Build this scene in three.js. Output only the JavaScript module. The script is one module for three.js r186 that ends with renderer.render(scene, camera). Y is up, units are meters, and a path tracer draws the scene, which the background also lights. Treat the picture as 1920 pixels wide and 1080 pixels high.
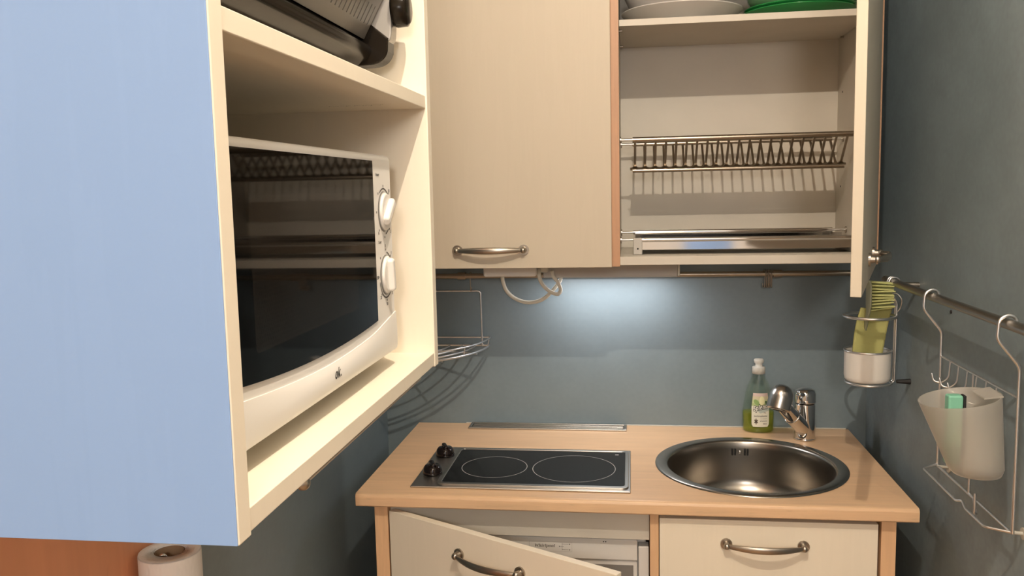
import * as THREE from 'three';
import { RoundedBoxGeometry } from 'three/addons/geometries/RoundedBoxGeometry.js';
import { mergeGeometries, mergeVertices, toCreasedNormals } from 'three/addons/utils/BufferGeometryUtils.js';
import { RectAreaLightUniformsLib } from 'three/addons/lights/RectAreaLightUniformsLib.js';
import { Brush, Evaluator, SUBTRACTION } from 'three-bvh-csg';
import { ImprovedNoise } from 'three/addons/math/ImprovedNoise.js';

/* ---------------- camera, lights, exposure ---------------- */
RectAreaLightUniformsLib.init();
const scene = new THREE.Scene();
scene.background = new THREE.Color(0x000000);
const camera = new THREE.PerspectiveCamera(36.874, 1920 / 1080, 0.05, 30);
camera.position.set(0.6158, 1.569, 2.4056);
camera.rotation.set(-0.1131, 0.1381, -0.0214, 'YXZ');
const renderer = new THREE.WebGLRenderer({ antialias: true });
renderer.toneMapping = THREE.LinearToneMapping;
renderer.toneMappingExposure = 0.94;
renderer.shadowMap.enabled = true;

const LAMP = [0.683, 2.6, 1.93];               // bare warm bulb on the ceiling, in front of the kitchenette
const bulbLight = new THREE.PointLight(new THREE.Color().setRGB(1, 0.86, 0.70), 4.8, 0, 2);
bulbLight.position.set(...LAMP); bulbLight.castShadow = true; bulbLight.shadow.radius = 0.45; bulbLight.shadow.bias = -0.001;
scene.add(bulbLight); bulbLight.name = 'bulb_light';
const FILL = [0.75, 1.95, 3.7];                 // unseen fill light added behind the camera to lift the shade, globe-shaped
const fillLight = new THREE.PointLight(new THREE.Color().setRGB(1, 0.92, 0.84), 4.6, 0, 2);
fillLight.position.set(...FILL); fillLight.castShadow = true; fillLight.shadow.radius = 7; fillLight.shadow.bias = -0.001;
scene.add(fillLight); fillLight.name = 'fill_light';
const UNDER = { x0: 0.385, x1: 0.735, y: 1.336, z: 0.095 };
const underLight = new THREE.RectAreaLight(new THREE.Color().setRGB(0.98, 0.93, 0.92), 50, 0.30, 0.03);
underLight.position.set((UNDER.x0 + UNDER.x1) / 2, UNDER.y - 0.004, UNDER.z); underLight.lookAt((UNDER.x0 + UNDER.x1) / 2, 0, UNDER.z);
scene.add(underLight); underLight.name = 'under_cabinet_light';

/* ---------------- helpers ---------------- */
let seed = 7; const rnd = () => { seed = (seed * 1664525 + 1013904223) >>> 0; return seed / 4294967296; };
const noise = new ImprovedNoise();
const V = (x, y, z) => new THREE.Vector3(x, y, z);
const used = new Map();
function numbered(n) { const k = used.get(n) || 0; used.set(n, k + 1); return k ? n + '_' + String(k).padStart(3, '0') : n; }
function thing(name, label, category, pos, group) {
  const o = new THREE.Group(); o.name = numbered(name); o.position.set(...pos); scene.add(o);
  o.userData = { label, category }; if (group) o.userData.group = group; return o;
}
// geometry is given in world metres; it is moved into the frame of its thing
function part(t, name, geo, mat, opts = {}) {
  const g = geo.clone(); const wp = V(0, 0, 0); let p = t; while (p && p !== scene) { wp.add(p.position); p = p.parent; }
  g.translate(-wp.x, -wp.y, -wp.z);
  const m = new THREE.Mesh(g, mat); m.name = name; m.castShadow = m.receiveShadow = true; t.add(m);
  if (opts.label) m.userData.label = opts.label; if (opts.kind) m.userData.kind = opts.kind; return m;
}
// shared geometry, own position and turn, in the frame of the parent
function piece(t, name, geo, mat, pos, rot) {
  const m = new THREE.Mesh(geo, mat); m.name = name; m.position.set(...pos); if (rot) m.rotation.set(...rot);
  m.castShadow = m.receiveShadow = true; t.add(m); return m;
}
function struct(name, geo, mat, label) {
  const m = new THREE.Mesh(geo, mat); m.name = name; m.userData = { kind: 'structure', label, category: name.split('_')[0] };
  m.castShadow = m.receiveShadow = true; scene.add(m); return m;
}
// planar uv in metres by the face's main direction
function metricUV(g) {
  g = g.index ? g.toNonIndexed() : g; const p = g.attributes.position, n = g.attributes.normal, uv = new Float32Array(p.count * 2);
  for (let i = 0; i < p.count; i += 3) {
    const ax = Math.abs(n.getX(i) + n.getX(i + 1) + n.getX(i + 2)), ay = Math.abs(n.getY(i) + n.getY(i + 1) + n.getY(i + 2)), az = Math.abs(n.getZ(i) + n.getZ(i + 1) + n.getZ(i + 2));
    for (let k = i; k < i + 3; k++) {
      const x = p.getX(k), y = p.getY(k), z = p.getZ(k);
      const [u, v] = ay >= ax && ay >= az ? [x, z] : az >= ax ? [x, y] : [z, y];
      uv[2 * k] = u; uv[2 * k + 1] = v;
    }
  }
  g.setAttribute('uv', new THREE.BufferAttribute(uv, 2)); return g;
}
function box(x0, x1, y0, y1, z0, z1, r = 0.001, seg = 1) {
  const w = x1 - x0, h = y1 - y0, d = z1 - z0; r = Math.min(r, w / 2.01, h / 2.01, d / 2.01);
  const g = r > 0 ? new RoundedBoxGeometry(w, h, d, seg, r) : new THREE.BoxGeometry(w, h, d);
  g.translate((x0 + x1) / 2, (y0 + y1) / 2, (z0 + z1) / 2); return metricUV(g);
}
// rounded wire through corner points
function wirePoints(pts, bend, closed) {
  const out = []; const n = pts.length;
  for (let i = 0; i < n; i++) {
    if (!closed && (i === 0 || i === n - 1)) { out.push(pts[i].clone()); continue; }
    const a = pts[(i - 1 + n) % n], b = pts[i], c = pts[(i + 1) % n];
    const la = a.distanceTo(b), lc = c.distanceTo(b), r = Math.min(bend, la * 0.45, lc * 0.45);
    const p0 = b.clone().lerp(a, r / la), p2 = b.clone().lerp(c, r / lc);
    for (let k = 0; k <= 4; k++) { const t = k / 4; out.push(p0.clone().multiplyScalar((1 - t) * (1 - t)).addScaledVector(b, 2 * t * (1 - t)).addScaledVector(p2, t * t)); }
  }
  return out;
}
function rings(list, closed = false, caps = true) {        // list of rings, each an array of points
  const m = list[0].length, pos = [], idx = []; for (const r of list) for (const p of r) pos.push(p.x, p.y, p.z);
  const R = list.length, rr = closed ? R : R - 1;
  for (let i = 0; i < rr; i++) for (let j = 0; j < m; j++) {
    const a = i * m + j, b = i * m + (j + 1) % m, c = ((i + 1) % R) * m + j, d = ((i + 1) % R) * m + (j + 1) % m;
    idx.push(a, b, c, b, d, c);
  }
  if (caps && !closed) for (const [s, flip] of [[0, 0], [(R - 1) * m, 1]]) {
    const c = V(0, 0, 0); for (let j = 0; j < m; j++) c.add(V(pos[3 * (s + j)], pos[3 * (s + j) + 1], pos[3 * (s + j) + 2])); c.multiplyScalar(1 / m);
    const ci = pos.length / 3; pos.push(c.x, c.y, c.z);
    for (let j = 0; j < m; j++) { const a = s + j, b = s + (j + 1) % m; flip ? idx.push(a, b, ci) : idx.push(b, a, ci); }
  }
  const g = new THREE.BufferGeometry(); g.setAttribute('position', new THREE.Float32BufferAttribute(pos, 3));
  g.setAttribute('uv', new THREE.Float32BufferAttribute(new Float32Array(pos.length / 3 * 2), 2)); g.setIndex(idx); g.computeVertexNormals(); return g;
}
function wire(ptsIn, r, { bend = 0.01, closed = false, radial = 8, smooth = false } = {}) {
  const raw = ptsIn.map(p => p.isVector3 ? p : V(...p));
  let pts = smooth ? new THREE.CatmullRomCurve3(raw, closed, 'centripetal').getPoints(raw.length * 7) : wirePoints(raw, bend, closed);
  if (smooth && closed) pts.pop();
  pts = pts.filter((p, i) => i === 0 || p.distanceTo(pts[i - 1]) > 1e-6);
  const n = pts.length, list = []; let nrm = null;
  for (let i = 0; i < n; i++) {
    const a = closed ? pts[(i - 1 + n) % n] : pts[Math.max(0, i - 1)], b = closed ? pts[(i + 1) % n] : pts[Math.min(n - 1, i + 1)];
    const t = b.clone().sub(a).normalize();
    if (!nrm) nrm = Math.abs(t.y) < 0.9 ? V(0, 1, 0) : V(1, 0, 0);
    nrm = nrm.clone().addScaledVector(t, -nrm.dot(t)); if (nrm.lengthSq() < 1e-8) nrm = V(t.y, t.z, t.x); nrm.normalize();
    const bi = t.clone().cross(nrm), ring = [];
    for (let j = 0; j < radial; j++) { const f = j / radial * Math.PI * 2; ring.push(pts[i].clone().addScaledVector(nrm, Math.cos(f) * r).addScaledVector(bi, Math.sin(f) * r)); }
    list.push(ring);
  }
  return rings(list, closed);
}
function lathe(prof, x, y, z, seg = 48) { const g = new THREE.LatheGeometry(prof.map(p => new THREE.Vector2(p[0], p[1])), seg); g.translate(x, y, z); return g; }
function disc(r, h, seg = 24) { return new THREE.CylinderGeometry(r, r, h, seg); }
function clean(g) { const o = g.index ? g.toNonIndexed() : g.clone(); for (const k of Object.keys(o.attributes)) if (!['position', 'normal', 'uv'].includes(k)) o.deleteAttribute(k); return o; }
const merge = (...gs) => mergeGeometries(gs.map(clean));
// a cylinder between two points
function rod(a, b, r0, r1 = r0, seg = 16) {
  const A = V(...a), B = V(...b), d = B.clone().sub(A), g = new THREE.CylinderGeometry(r1, r0, d.length(), seg);
  g.applyQuaternion(new THREE.Quaternion().setFromUnitVectors(V(0, 1, 0), d.clone().normalize())); g.translate(...A.add(B).multiplyScalar(0.5).toArray()); return g;
}

/* ---------------- textures and materials ---------------- */
function dataTex(w, h, fn, srgb = true) {
  const d = new Uint8Array(w * h * 4);
  for (let j = 0; j < h; j++) for (let i = 0; i < w; i++) { const c = fn(i / w, j / h, i, j); const o = (j * w + i) * 4; d[o] = c[0]; d[o + 1] = c[1]; d[o + 2] = c[2]; d[o + 3] = 255; }
  const t = new THREE.DataTexture(d, w, h); t.wrapS = t.wrapT = THREE.RepeatWrapping; t.magFilter = THREE.LinearFilter; t.minFilter = THREE.LinearMipmapLinearFilter; t.generateMipmaps = true;
  if (srgb) t.colorSpace = THREE.SRGBColorSpace; t.needsUpdate = true; return t;
}
const lin = (r, g, b) => new THREE.Color().setRGB(r, g, b);
const tile = (u, v, fu, fv, z) => {                      // noise that repeats at the border of the tile
  const a = noise.noise(u * fu, v * fv, z), b = noise.noise((u - 1) * fu, v * fv, z), c = noise.noise(u * fu, (v - 1) * fv, z), d = noise.noise((u - 1) * fu, (v - 1) * fv, z);
  return (a * (1 - u) + b * u) * (1 - v) + (c * (1 - u) + d * u) * v;
};
function woodTex(base, amp, along) {                      // grain: long thin streaks and short dark flecks
  return dataTex(512, 512, (u, v) => {
    const [s, t] = along === 'u' ? [u, v] : [v, u];
    let k = tile(s, t, 3, 40, 1.3) * 0.5 + tile(s, t, 6, 110, 5.1) * 0.45 + tile(s, t, 2, 9, 9.2) * 0.5;
    const f = tile(s, t, 24, 170, 3.7); if (f > 0.33) k -= (f - 0.33) * 2.2;
    return base.map(c => Math.max(0, Math.min(255, c * (1 + k * amp))));
  });
}
function std(color, rough, extra = {}) { return new THREE.MeshStandardMaterial({ color, roughness: rough, ...extra }); }
const M = {};
const beechU = woodTex([222, 187, 150], 0.09, 'u'), beechV = woodTex([188, 146, 114], 0.10, 'v'); 
for (const t of [beechU, beechV]) t.repeat.set(2.2, 2.2);
M.beechTop = new THREE.MeshStandardMaterial({ map: beechU, roughness: 0.36 });
const beechBase = woodTex([226, 186, 146], 0.10, 'v'); beechBase.repeat.set(2.2, 2.2);
M.beechBase = new THREE.MeshStandardMaterial({ map: beechBase, roughness: 0.45 });
M.beechSide = new THREE.MeshStandardMaterial({ map: beechV, roughness: 0.45 });
const creamTex = woodTex([200, 190, 172], 0.012, 'v'); creamTex.repeat.set(1.6, 1.6);
M.cream = new THREE.MeshStandardMaterial({ map: creamTex, roughness: 0.5 });  // same fronts as the base unit, darkened here to offset the nearer lamp
const innerTex = dataTex(128, 128, (u, v) => { const k = tile(u, v, 14, 14, 2) * 5; return [206 + k, 201 + k, 190 + k]; });
M.white = new THREE.MeshStandardMaterial({ map: innerTex, roughness: 0.5 });
M.ivory = new THREE.MeshStandardMaterial({ map: woodTex([238, 229, 211], 0.010, 'v'), roughness: 0.45 });  // open cabinet's own lighter cream; base fronts use it, lightened to offset weaker lamplight
const blueTex = woodTex([140, 173, 222], 0.004, 'v'); blueTex.repeat.set(1.2, 1.2);
M.blueLaminate = new THREE.MeshStandardMaterial({ map: blueTex, roughness: 0.5 });
function paintTex(rgb, amp, z) {
  return dataTex(512, 512, (u, v) => { const k = tile(u, v, 5, 5, z) * 0.6 + tile(u, v, 18, 18, z + 3) * 0.4 + tile(u, v, 90, 90, z + 6) * 0.35; return rgb.map(c => c * (1 + k * amp)); });
}
const paintBump = dataTex(256, 256, (u, v) => { const k = 128 + tile(u, v, 60, 60, 4) * 70 + tile(u, v, 14, 14, 8) * 40; return [k, k, k]; }, false);
const tealTex = paintTex([122, 138, 146], 0.06, 1.7);
M.teal = new THREE.MeshStandardMaterial({ map: tealTex, roughness: 0.42, bumpMap: paintBump, bumpScale: 0.0006 });
M.tealRough = new THREE.MeshStandardMaterial({ map: paintTex([128, 143, 150], 0.16, 4.2), roughness: 0.5, bumpMap: paintBump, bumpScale: 0.0012 });
M.orangeWood = new THREE.MeshStandardMaterial({ map: woodTex([216, 152, 114], 0.07, 'v'), roughness: 0.5 });
M.wallWhite = new THREE.MeshStandardMaterial({ map: paintTex([196, 186, 172], 0.03, 7.7), roughness: 0.8 });
M.ceilingWhite = std(0xe9e4da, 0.9);
M.floorWood = new THREE.MeshStandardMaterial({ map: woodTex([186, 150, 112], 0.14, 'u'), roughness: 0.4 });
const brushed = dataTex(256, 256, (u, v) => { const k = 150 + tile(u, v, 4, 120, 2) * 80; return [k, k, k]; }, false);
M.steel = new THREE.MeshStandardMaterial({ color: lin(0.5, 0.48, 0.45), metalness: 1, roughness: 0.3 });
M.sinkSteel = new THREE.MeshStandardMaterial({ color: lin(0.36, 0.335, 0.3), metalness: 1, roughness: 0.27 });
M.brushedSteel = new THREE.MeshStandardMaterial({ color: lin(0.55, 0.53, 0.5), metalness: 1, roughness: 0.34, bumpMap: brushed, bumpScale: 0.00006 });
M.chrome = std(lin(0.72, 0.72, 0.72), 0.06, { metalness: 1 });
M.wireChrome = std(lin(0.78, 0.79, 0.8), 0.34, { metalness: 1 });
M.nickel = std(lin(0.42, 0.38, 0.33), 0.32, { metalness: 1 });
M.railSteel = std(lin(0.36, 0.31, 0.25), 0.28, { metalness: 1 });
M.trayPolish = std(lin(0.68, 0.67, 0.66), 0.07, { metalness: 1 });
M.blackGloss = std(lin(0.006, 0.006, 0.006), 0.12);
M.knobBlack = std(lin(0.008, 0.004, 0.004), 0.08);
M.ovenBlack = new THREE.MeshPhysicalMaterial({ color: lin(0.012, 0.009, 0.006), roughness: 0.18, specularIntensity: 0.25 });
M.hobGlass = new THREE.MeshPhysicalMaterial({ color: lin(0.008, 0.008, 0.009), roughness: 0.06, specularIntensity: 0.3 });
M.ringPrint = std(lin(0.5, 0.5, 0.5), 0.5);
M.microWhite = std(lin(0.86, 0.84, 0.8), 0.35);
M.plasticWhite = std(lin(0.78, 0.76, 0.72), 0.4);
M.greyPlastic = std(lin(0.5, 0.48, 0.45), 0.5);
M.darkGap = std(lin(0.01, 0.01, 0.01), 0.8);
M.rubber = std(lin(0.012, 0.012, 0.014), 0.6);
M.porcelain = std(lin(0.68, 0.67, 0.65), 0.22);
M.ink = std(lin(0.02, 0.02, 0.02), 0.6);
M.cableWhite = std(lin(0.72, 0.7, 0.62), 0.5);

/* ---------------- room shell ---------------- */
const XL = -0.096, XR = 1.247, CEIL = 2.72, ZF = 4.4, XRR = 2.5, ZP = 1.75;
struct('floor', box(XL - 0.12, XRR + 0.12, -0.1, 0, -0.12, ZF + 0.12, 0), M.floorWood, 'brown wooden floor under the kitchenette');
struct('ceiling', box(XL - 0.12, XRR + 0.12, CEIL, CEIL + 0.1, -0.12, ZF + 0.12, 0), M.ceilingWhite, 'plain white ceiling above the room');
struct('wall_back', box(XL - 0.12, XR + 0.1, 0, CEIL, -0.12, 0, 0), M.teal, 'grey-blue painted wall behind the worktop');
struct('wall_left', box(XL - 0.12, XL, 0, CEIL, 0, 1.2, 0), M.teal, 'grey-blue painted wall left of the worktop');
struct('wall_left_room', box(XL - 0.12, XL, 0, CEIL, 1.2, 1.9, 0), M.orangeWood, 'orange-brown wood wall surface behind the paper roll');
struct('wall_left_far', box(XL - 0.12, XL, 0, CEIL, 1.9, ZF, 0), M.wallWhite, 'pale wall on the left of the room');
struct('wall_right', box(XR, XR + 0.1, 0, CEIL, 0, ZP, 0), M.tealRough, 'uneven grey-blue painted wall with the long hanging rail');
struct('wall_right_return', box(XR + 0.1, XRR, 0, CEIL, ZP - 0.1, ZP, 0), M.wallWhite, 'pale wall beside the kitchen niche');
struct('wall_right_room', box(XRR, XRR + 0.12, 0, CEIL, ZP - 0.1, ZF, 0), M.wallWhite, 'pale wall on the right of the room');
struct('wall_front', box(XL, XRR, 0, CEIL, ZF, ZF + 0.12, 0), M.wallWhite, 'pale wall at the far side of the room');

{
  const w = thing('added_mirrored_cabinet', 'added unseen cabinet, light blue and white, for the drip tray to mirror', 'added_mirrored_cabinet', [1.1, 0, ZF - 0.2]);  // put in out of view so the drip tray mirrors blue and white
  part(w, 'body', box(0.985, 1.412, 0.06, 2.05, ZF - 0.4, ZF - 0.004, 0.003), M.blueLaminate);
  part(w, 'plinth', box(0.99, 1.405, 0, 0.06, ZF - 0.38, ZF - 0.01, 0.002), M.cream);
  for (const [a, b, m] of [[0.988, 1.271, M.blueLaminate], [1.275, 1.409, M.plasticWhite]]) { const d = part(w, 'door', box(a, b, 0.07, 2.04, ZF - 0.42, ZF - 0.402, 0.002), m); part(d, 'knob', new THREE.SphereGeometry(0.012, 12, 8).translate(a < 1 ? 1.25 : 1.295, 1.0, ZF - 0.428), M.nickel); }
}
/* ---------------- lamps ---------------- */
{
  const t = thing('ceiling_lamp', 'bare warm bulb in a white ceiling socket in front of the kitchenette', 'lamp', [LAMP[0], CEIL, LAMP[2]]);
  part(t, 'socket', lathe([[0, 0], [0.05, 0], [0.048, -0.02], [0.022, -0.03], [0.02, -0.07], [0, -0.07]], LAMP[0], CEIL, LAMP[2], 24), M.plasticWhite);
  part(t, 'bulb', new THREE.SphereGeometry(0.04, 24, 16).translate(...LAMP), new THREE.MeshStandardMaterial({ color: 0x111111, emissive: lin(1, 0.8, 0.58), emissiveIntensity: 30 }));
  const r = thing('added_fill_globe', 'added unseen fill light in the form of a white globe', 'lamp', [FILL[0], CEIL, FILL[2]]);
  part(r, 'globe', new THREE.SphereGeometry(0.145, 32, 20).translate(...FILL), new THREE.MeshStandardMaterial({ color: 0x888888, emissive: lin(1, 0.87, 0.74), emissiveIntensity: 4 }));
  part(r, 'stem', rod([FILL[0], FILL[1] + 0.14, FILL[2]], [FILL[0], CEIL, FILL[2]], 0.006), M.plasticWhite);
}

/* ---------------- shared fittings ---------------- */
function bowHandleGeo(half, out) {                        // bow handle with round rosettes, along x, standing out along z
  const list = [], n = 28;
  for (let i = 0; i <= n; i++) {
    const t = -1 + 2 * i / n, s = 1 - t * t, x = half * t, z = out * (0.42 + 0.58 * s), h = 0.0045 + 0.0035 * s, d = 0.0038, ring = [];
    for (let j = 0; j < 10; j++) { const f = j / 10 * Math.PI * 2; ring.push(V(x, Math.cos(f) * h, z + Math.sin(f) * d)); }
    list.push(ring);
  }
  const gs = [rings(list)];
  for (const s of [-1, 1]) {
    gs.push(disc(0.0125, 0.004, 20).rotateX(Math.PI / 2).translate(s * half, 0, 0.002));
    gs.push(new THREE.CylinderGeometry(0.0058, 0.0085, out * 0.46, 14).rotateX(Math.PI / 2).translate(s * half, 0, out * 0.23));
    gs.push(new THREE.SphereGeometry(0.0075, 14, 10).translate(s * half, 0, out * 0.44));
  }
  return merge(...gs);
}
const handleGeo = bowHandleGeo(0.08, 0.034);

/* ---------------- wall cabinet with microwave (left, facing right) ---------------- */
const LC = { x: 0.36, y0: 1.34, y1: 2.12, z0: 1.294, z1: 1.892 };
{
  const t = thing('wall_cabinet', 'open cream cabinet with a light blue side holding the microwave', 'cabinet', [XL + 0.228, LC.y0, 1.593]);
  const x0 = XL + 0.003;
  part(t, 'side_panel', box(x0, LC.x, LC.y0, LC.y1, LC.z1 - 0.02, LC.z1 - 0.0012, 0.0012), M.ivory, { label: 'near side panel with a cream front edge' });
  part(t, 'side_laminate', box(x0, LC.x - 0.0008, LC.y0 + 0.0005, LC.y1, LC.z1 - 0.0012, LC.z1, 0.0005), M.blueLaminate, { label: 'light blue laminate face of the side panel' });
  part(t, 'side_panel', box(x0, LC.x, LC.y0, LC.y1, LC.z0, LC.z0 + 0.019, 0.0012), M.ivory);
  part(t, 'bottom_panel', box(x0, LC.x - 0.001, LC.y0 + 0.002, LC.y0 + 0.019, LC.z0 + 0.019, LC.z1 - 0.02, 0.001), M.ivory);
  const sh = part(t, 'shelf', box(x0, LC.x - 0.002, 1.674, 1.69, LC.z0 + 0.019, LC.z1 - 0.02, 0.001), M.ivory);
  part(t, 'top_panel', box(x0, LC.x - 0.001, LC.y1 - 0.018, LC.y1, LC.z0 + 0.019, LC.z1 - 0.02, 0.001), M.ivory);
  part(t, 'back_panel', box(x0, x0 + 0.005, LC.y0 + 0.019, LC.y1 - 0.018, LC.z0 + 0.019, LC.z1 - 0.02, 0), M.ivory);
  // pencil scribble on the underside of the shelf
  const cv = document.createElement('canvas'); cv.width = 256; cv.height = 64; const c = cv.getContext('2d');
  c.fillStyle = '#000'; c.fillRect(0, 0, 256, 64); c.strokeStyle = '#888'; c.lineWidth = 2; c.beginPath();
  for (let i = 0; i < 60; i++) { const x = 10 + i * 4, y = 30 + 9 * noise.noise(i * 0.7, 3.1, 0) + (i % 9 < 2 ? 9 : 0); i % 13 === 0 ? c.moveTo(x, y) : c.lineTo(x, y); } c.stroke();
  const am = new THREE.CanvasTexture(cv);
  const pl = new THREE.PlaneGeometry(0.075, 0.035).rotateX(Math.PI / 2).translate(0.288, 1.6737, 1.382);
  part(t, 'pencil_marks', pl, new THREE.MeshStandardMaterial({ color: lin(0.1, 0.08, 0.07), roughness: 0.8, alphaMap: am, transparent: true }), { label: 'faint pencil marks under the shelf' });
}
{
  const t = thing('towel_bar', 'thin brass bar with a small knob under the open cream cabinet', 'bar', [0.345, 1.322, 1.55]);
  part(t, 'bar', rod([0.343, 1.3315, 1.34], [0.343, 1.3315, 1.735], 0.0042), M.nickel);
  part(t, 'knob', new THREE.SphereGeometry(0.0062, 14, 10).translate(0.3435, 1.3295, 1.738), M.nickel);
  for (const z of [1.36, 1.71]) part(t, 'bracket', rod([0.343, 1.3315, z], [0.343, 1.342, z], 0.003), M.nickel);
}

/* ---------------- microwave ---------------- */
{
  const X = 0.33, z0 = 1.386, z1 = 1.846, y0 = 1.381, y1 = 1.613;
  const t = thing('microwave', 'white microwave with black glass door and two round dials', 'microwave', [0.14, 1.359, (z0 + z1) / 2]);
  part(t, 'housing', box(XL + 0.06, X - 0.028, y0, y1 - 0.002, z0 + 0.004, z1 - 0.004, 0.006, 2), M.microWhite);
  for (const [fx, fz] of [[0.0, 1.42], [0.0, 1.80], [0.25, 1.42], [0.25, 1.80]]) part(t, 'foot', rod([fx, 1.359, fz], [fx, y0 + 0.003, fz], 0.012), M.rubber);
  part(t, 'front_frame', box(X - 0.03, X, y0 + 0.002, y1, z0, z1, 0.007, 3), M.microWhite);
  // printed black glass with the lighter sieve window
  const cv = document.createElement('canvas'); cv.width = 512; cv.height = 300; const c = cv.getContext('2d');
  c.fillStyle = '#040404'; c.fillRect(0, 0, 512, 300); c.fillStyle = '#1b1815'; c.beginPath(); c.roundRect(70, 55, 350, 190, 8); c.fill();
  c.fillStyle = '#0c0b0a'; for (let i = 0; i < 58; i++) for (let j = 0; j < 31; j++) c.fillRect(74 + i * 6 + (j % 2) * 3, 58 + j * 6, 3, 3);
  const gm = new THREE.CanvasTexture(cv); gm.colorSpace = THREE.SRGBColorSpace;
  const Z0 = 1.466, Z1 = 1.838, sh = new THREE.Shape();
  const yt0 = 1.6045, yt1 = 1.6045, yb = 1.425;             // shape in (z, y); lower edge sags in the middle
  sh.moveTo(-Z1, yt0); sh.lineTo(-Z0, yt1); sh.lineTo(-Z0, yb); sh.quadraticCurveTo(-(Z0 + Z1) / 2, yb - 0.014, -Z1, yb + 0.006); sh.closePath();
  let g = new THREE.ExtrudeGeometry(sh, { depth: 0.004, bevelEnabled: false, curveSegments: 20 }); 
  { const p = g.attributes.position, uv = g.attributes.uv; for (let i = 0; i < p.count; i++) uv.setXY(i, (p.getX(i) + Z1) / (Z1 - Z0), (p.getY(i) - (yb - 0.012)) / (yt0 - yb + 0.012)); }
  g.rotateY(Math.PI / 2).translate(X - 0.0025, 0, 0);
  part(t, 'door_glass', g, new THREE.MeshPhysicalMaterial({ map: gm, roughness: 0.035, specularIntensity: 0.7 }), { label: 'black mirrored glass door' });
  // bulging lower band
  { const list = [], n = 26;
    for (let i = 0; i <= n; i++) { const u = i / n, z = z1 - 0.006 - u * (z1 - z0 - 0.010), s = Math.sin(Math.PI * u), top = 1.4195 - 0.0125 * s + (u > 0.8 ? 0.006 * (u - 0.8) / 0.2 : 0), bot = y0 - 0.001, b = 0.002 + 0.0028 * s;
      list.push([V(X - 0.01, top, z), V(X + 0.001, top, z), V(X + b * 0.6, top - 0.004, z), V(X + b, top * 0.55 + bot * 0.45, z), V(X + b * 0.9, bot + 0.005, z), V(X + 0.001, bot, z), V(X - 0.01, bot, z)]); }
    part(t, 'lower_trim', toCreasedNormals(rings(list), 0.9), M.microWhite); }
  // dials with printed scales
  const dial = (name, y, turn) => {
    const zc = 1.4235, cvs = document.createElement('canvas'); cvs.width = cvs.height = 256; const k = cvs.getContext('2d');
    k.fillStyle = '#000'; k.fillRect(0, 0, 256, 256); k.strokeStyle = '#fff'; k.lineWidth = 5; k.beginPath(); k.arc(128, 128, 92, name === 'a' ? -2.2 : -1.4, name === 'a' ? 1.4 : 2.9); k.stroke();
    k.fillStyle = '#fff'; k.font = 'bold 18px sans-serif'; k.textAlign = 'center'; k.textBaseline = 'middle';
    const tx = name === 'a' ? ['', 'M', '', 'L', '', 'H', '', ''] : ['0', '1', '3', '5', '10', '20', '30', ''];
    for (let i = 0; i < 8; i++) { const a = -Math.PI / 2 + i * Math.PI / 4; k.fillRect(128 + Math.cos(a) * 103 - 4, 128 + Math.sin(a) * 103 - 4, 8, 8); if (tx[i]) k.fillText(tx[i], 128 + Math.cos(a) * 118, 128 + Math.sin(a) * 118); }
    const pr = new THREE.PlaneGeometry(0.074, 0.074).rotateY(Math.PI / 2).translate(X + 0.0004, y, zc);
    part(t, 'dial_print', pr, new THREE.MeshStandardMaterial({ color: lin(0.05, 0.045, 0.04), roughness: 0.6, alphaMap: new THREE.CanvasTexture(cvs), transparent: true }), { label: 'dark printed scale around the dial' });
    const kn = lathe([[0, 0.004], [0.0185, 0.0045], [0.0205, 0.004], [0.0235, 0], [0, 0]], 0, 0, 0, 32);
    const grip = new RoundedBoxGeometry(0.039, 0.009, 0.012, 2, 0.004).translate(0, 0.0065, 0);
    const kg = merge(kn, grip).rotateY(turn).rotateZ(-Math.PI / 2).translate(X + 0.0002, y, zc);
    part(t, 'dial', kg, M.plasticWhite);
  };
  dial('a', 1.547, -0.9); dial('b', 1.473, 0.1);
  const textPlane = (txt, font, w, h, cw, ch, y, z) => {
    const cvs = document.createElement('canvas'); cvs.width = cw; cvs.height = ch; const k = cvs.getContext('2d'); k.fillStyle = '#000'; k.fillRect(0, 0, cw, ch);
    k.fillStyle = '#fff'; k.font = font; k.textAlign = 'center'; k.textBaseline = 'middle'; k.fillText(txt, cw / 2, ch / 2);
    return [new THREE.PlaneGeometry(w, h).rotateY(Math.PI / 2), new THREE.MeshStandardMaterial({ color: lin(0.03, 0.03, 0.03), roughness: 0.6, alphaMap: new THREE.CanvasTexture(cvs), transparent: true })];
  };
  let [lg, lm] = textPlane('ok.', 'italic bold 74px sans-serif', 0.034, 0.017, 192, 96); lg.translate(X + 0.0052, 1.397, 1.617); part(t, 'logo_print', lg, lm, { label: 'small dark logo print' });
  for (const [tx, y, z] of [['● Power', 1.5895, 1.446], ['◔ Timer', 1.5125, 1.446]]) { [lg, lm] = textPlane(tx, 'bold 40px sans-serif', 0.022, 0.007, 192, 60); lg.translate(X + 0.0004, y, z); part(t, 'caption_print', lg, lm); }
}

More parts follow.
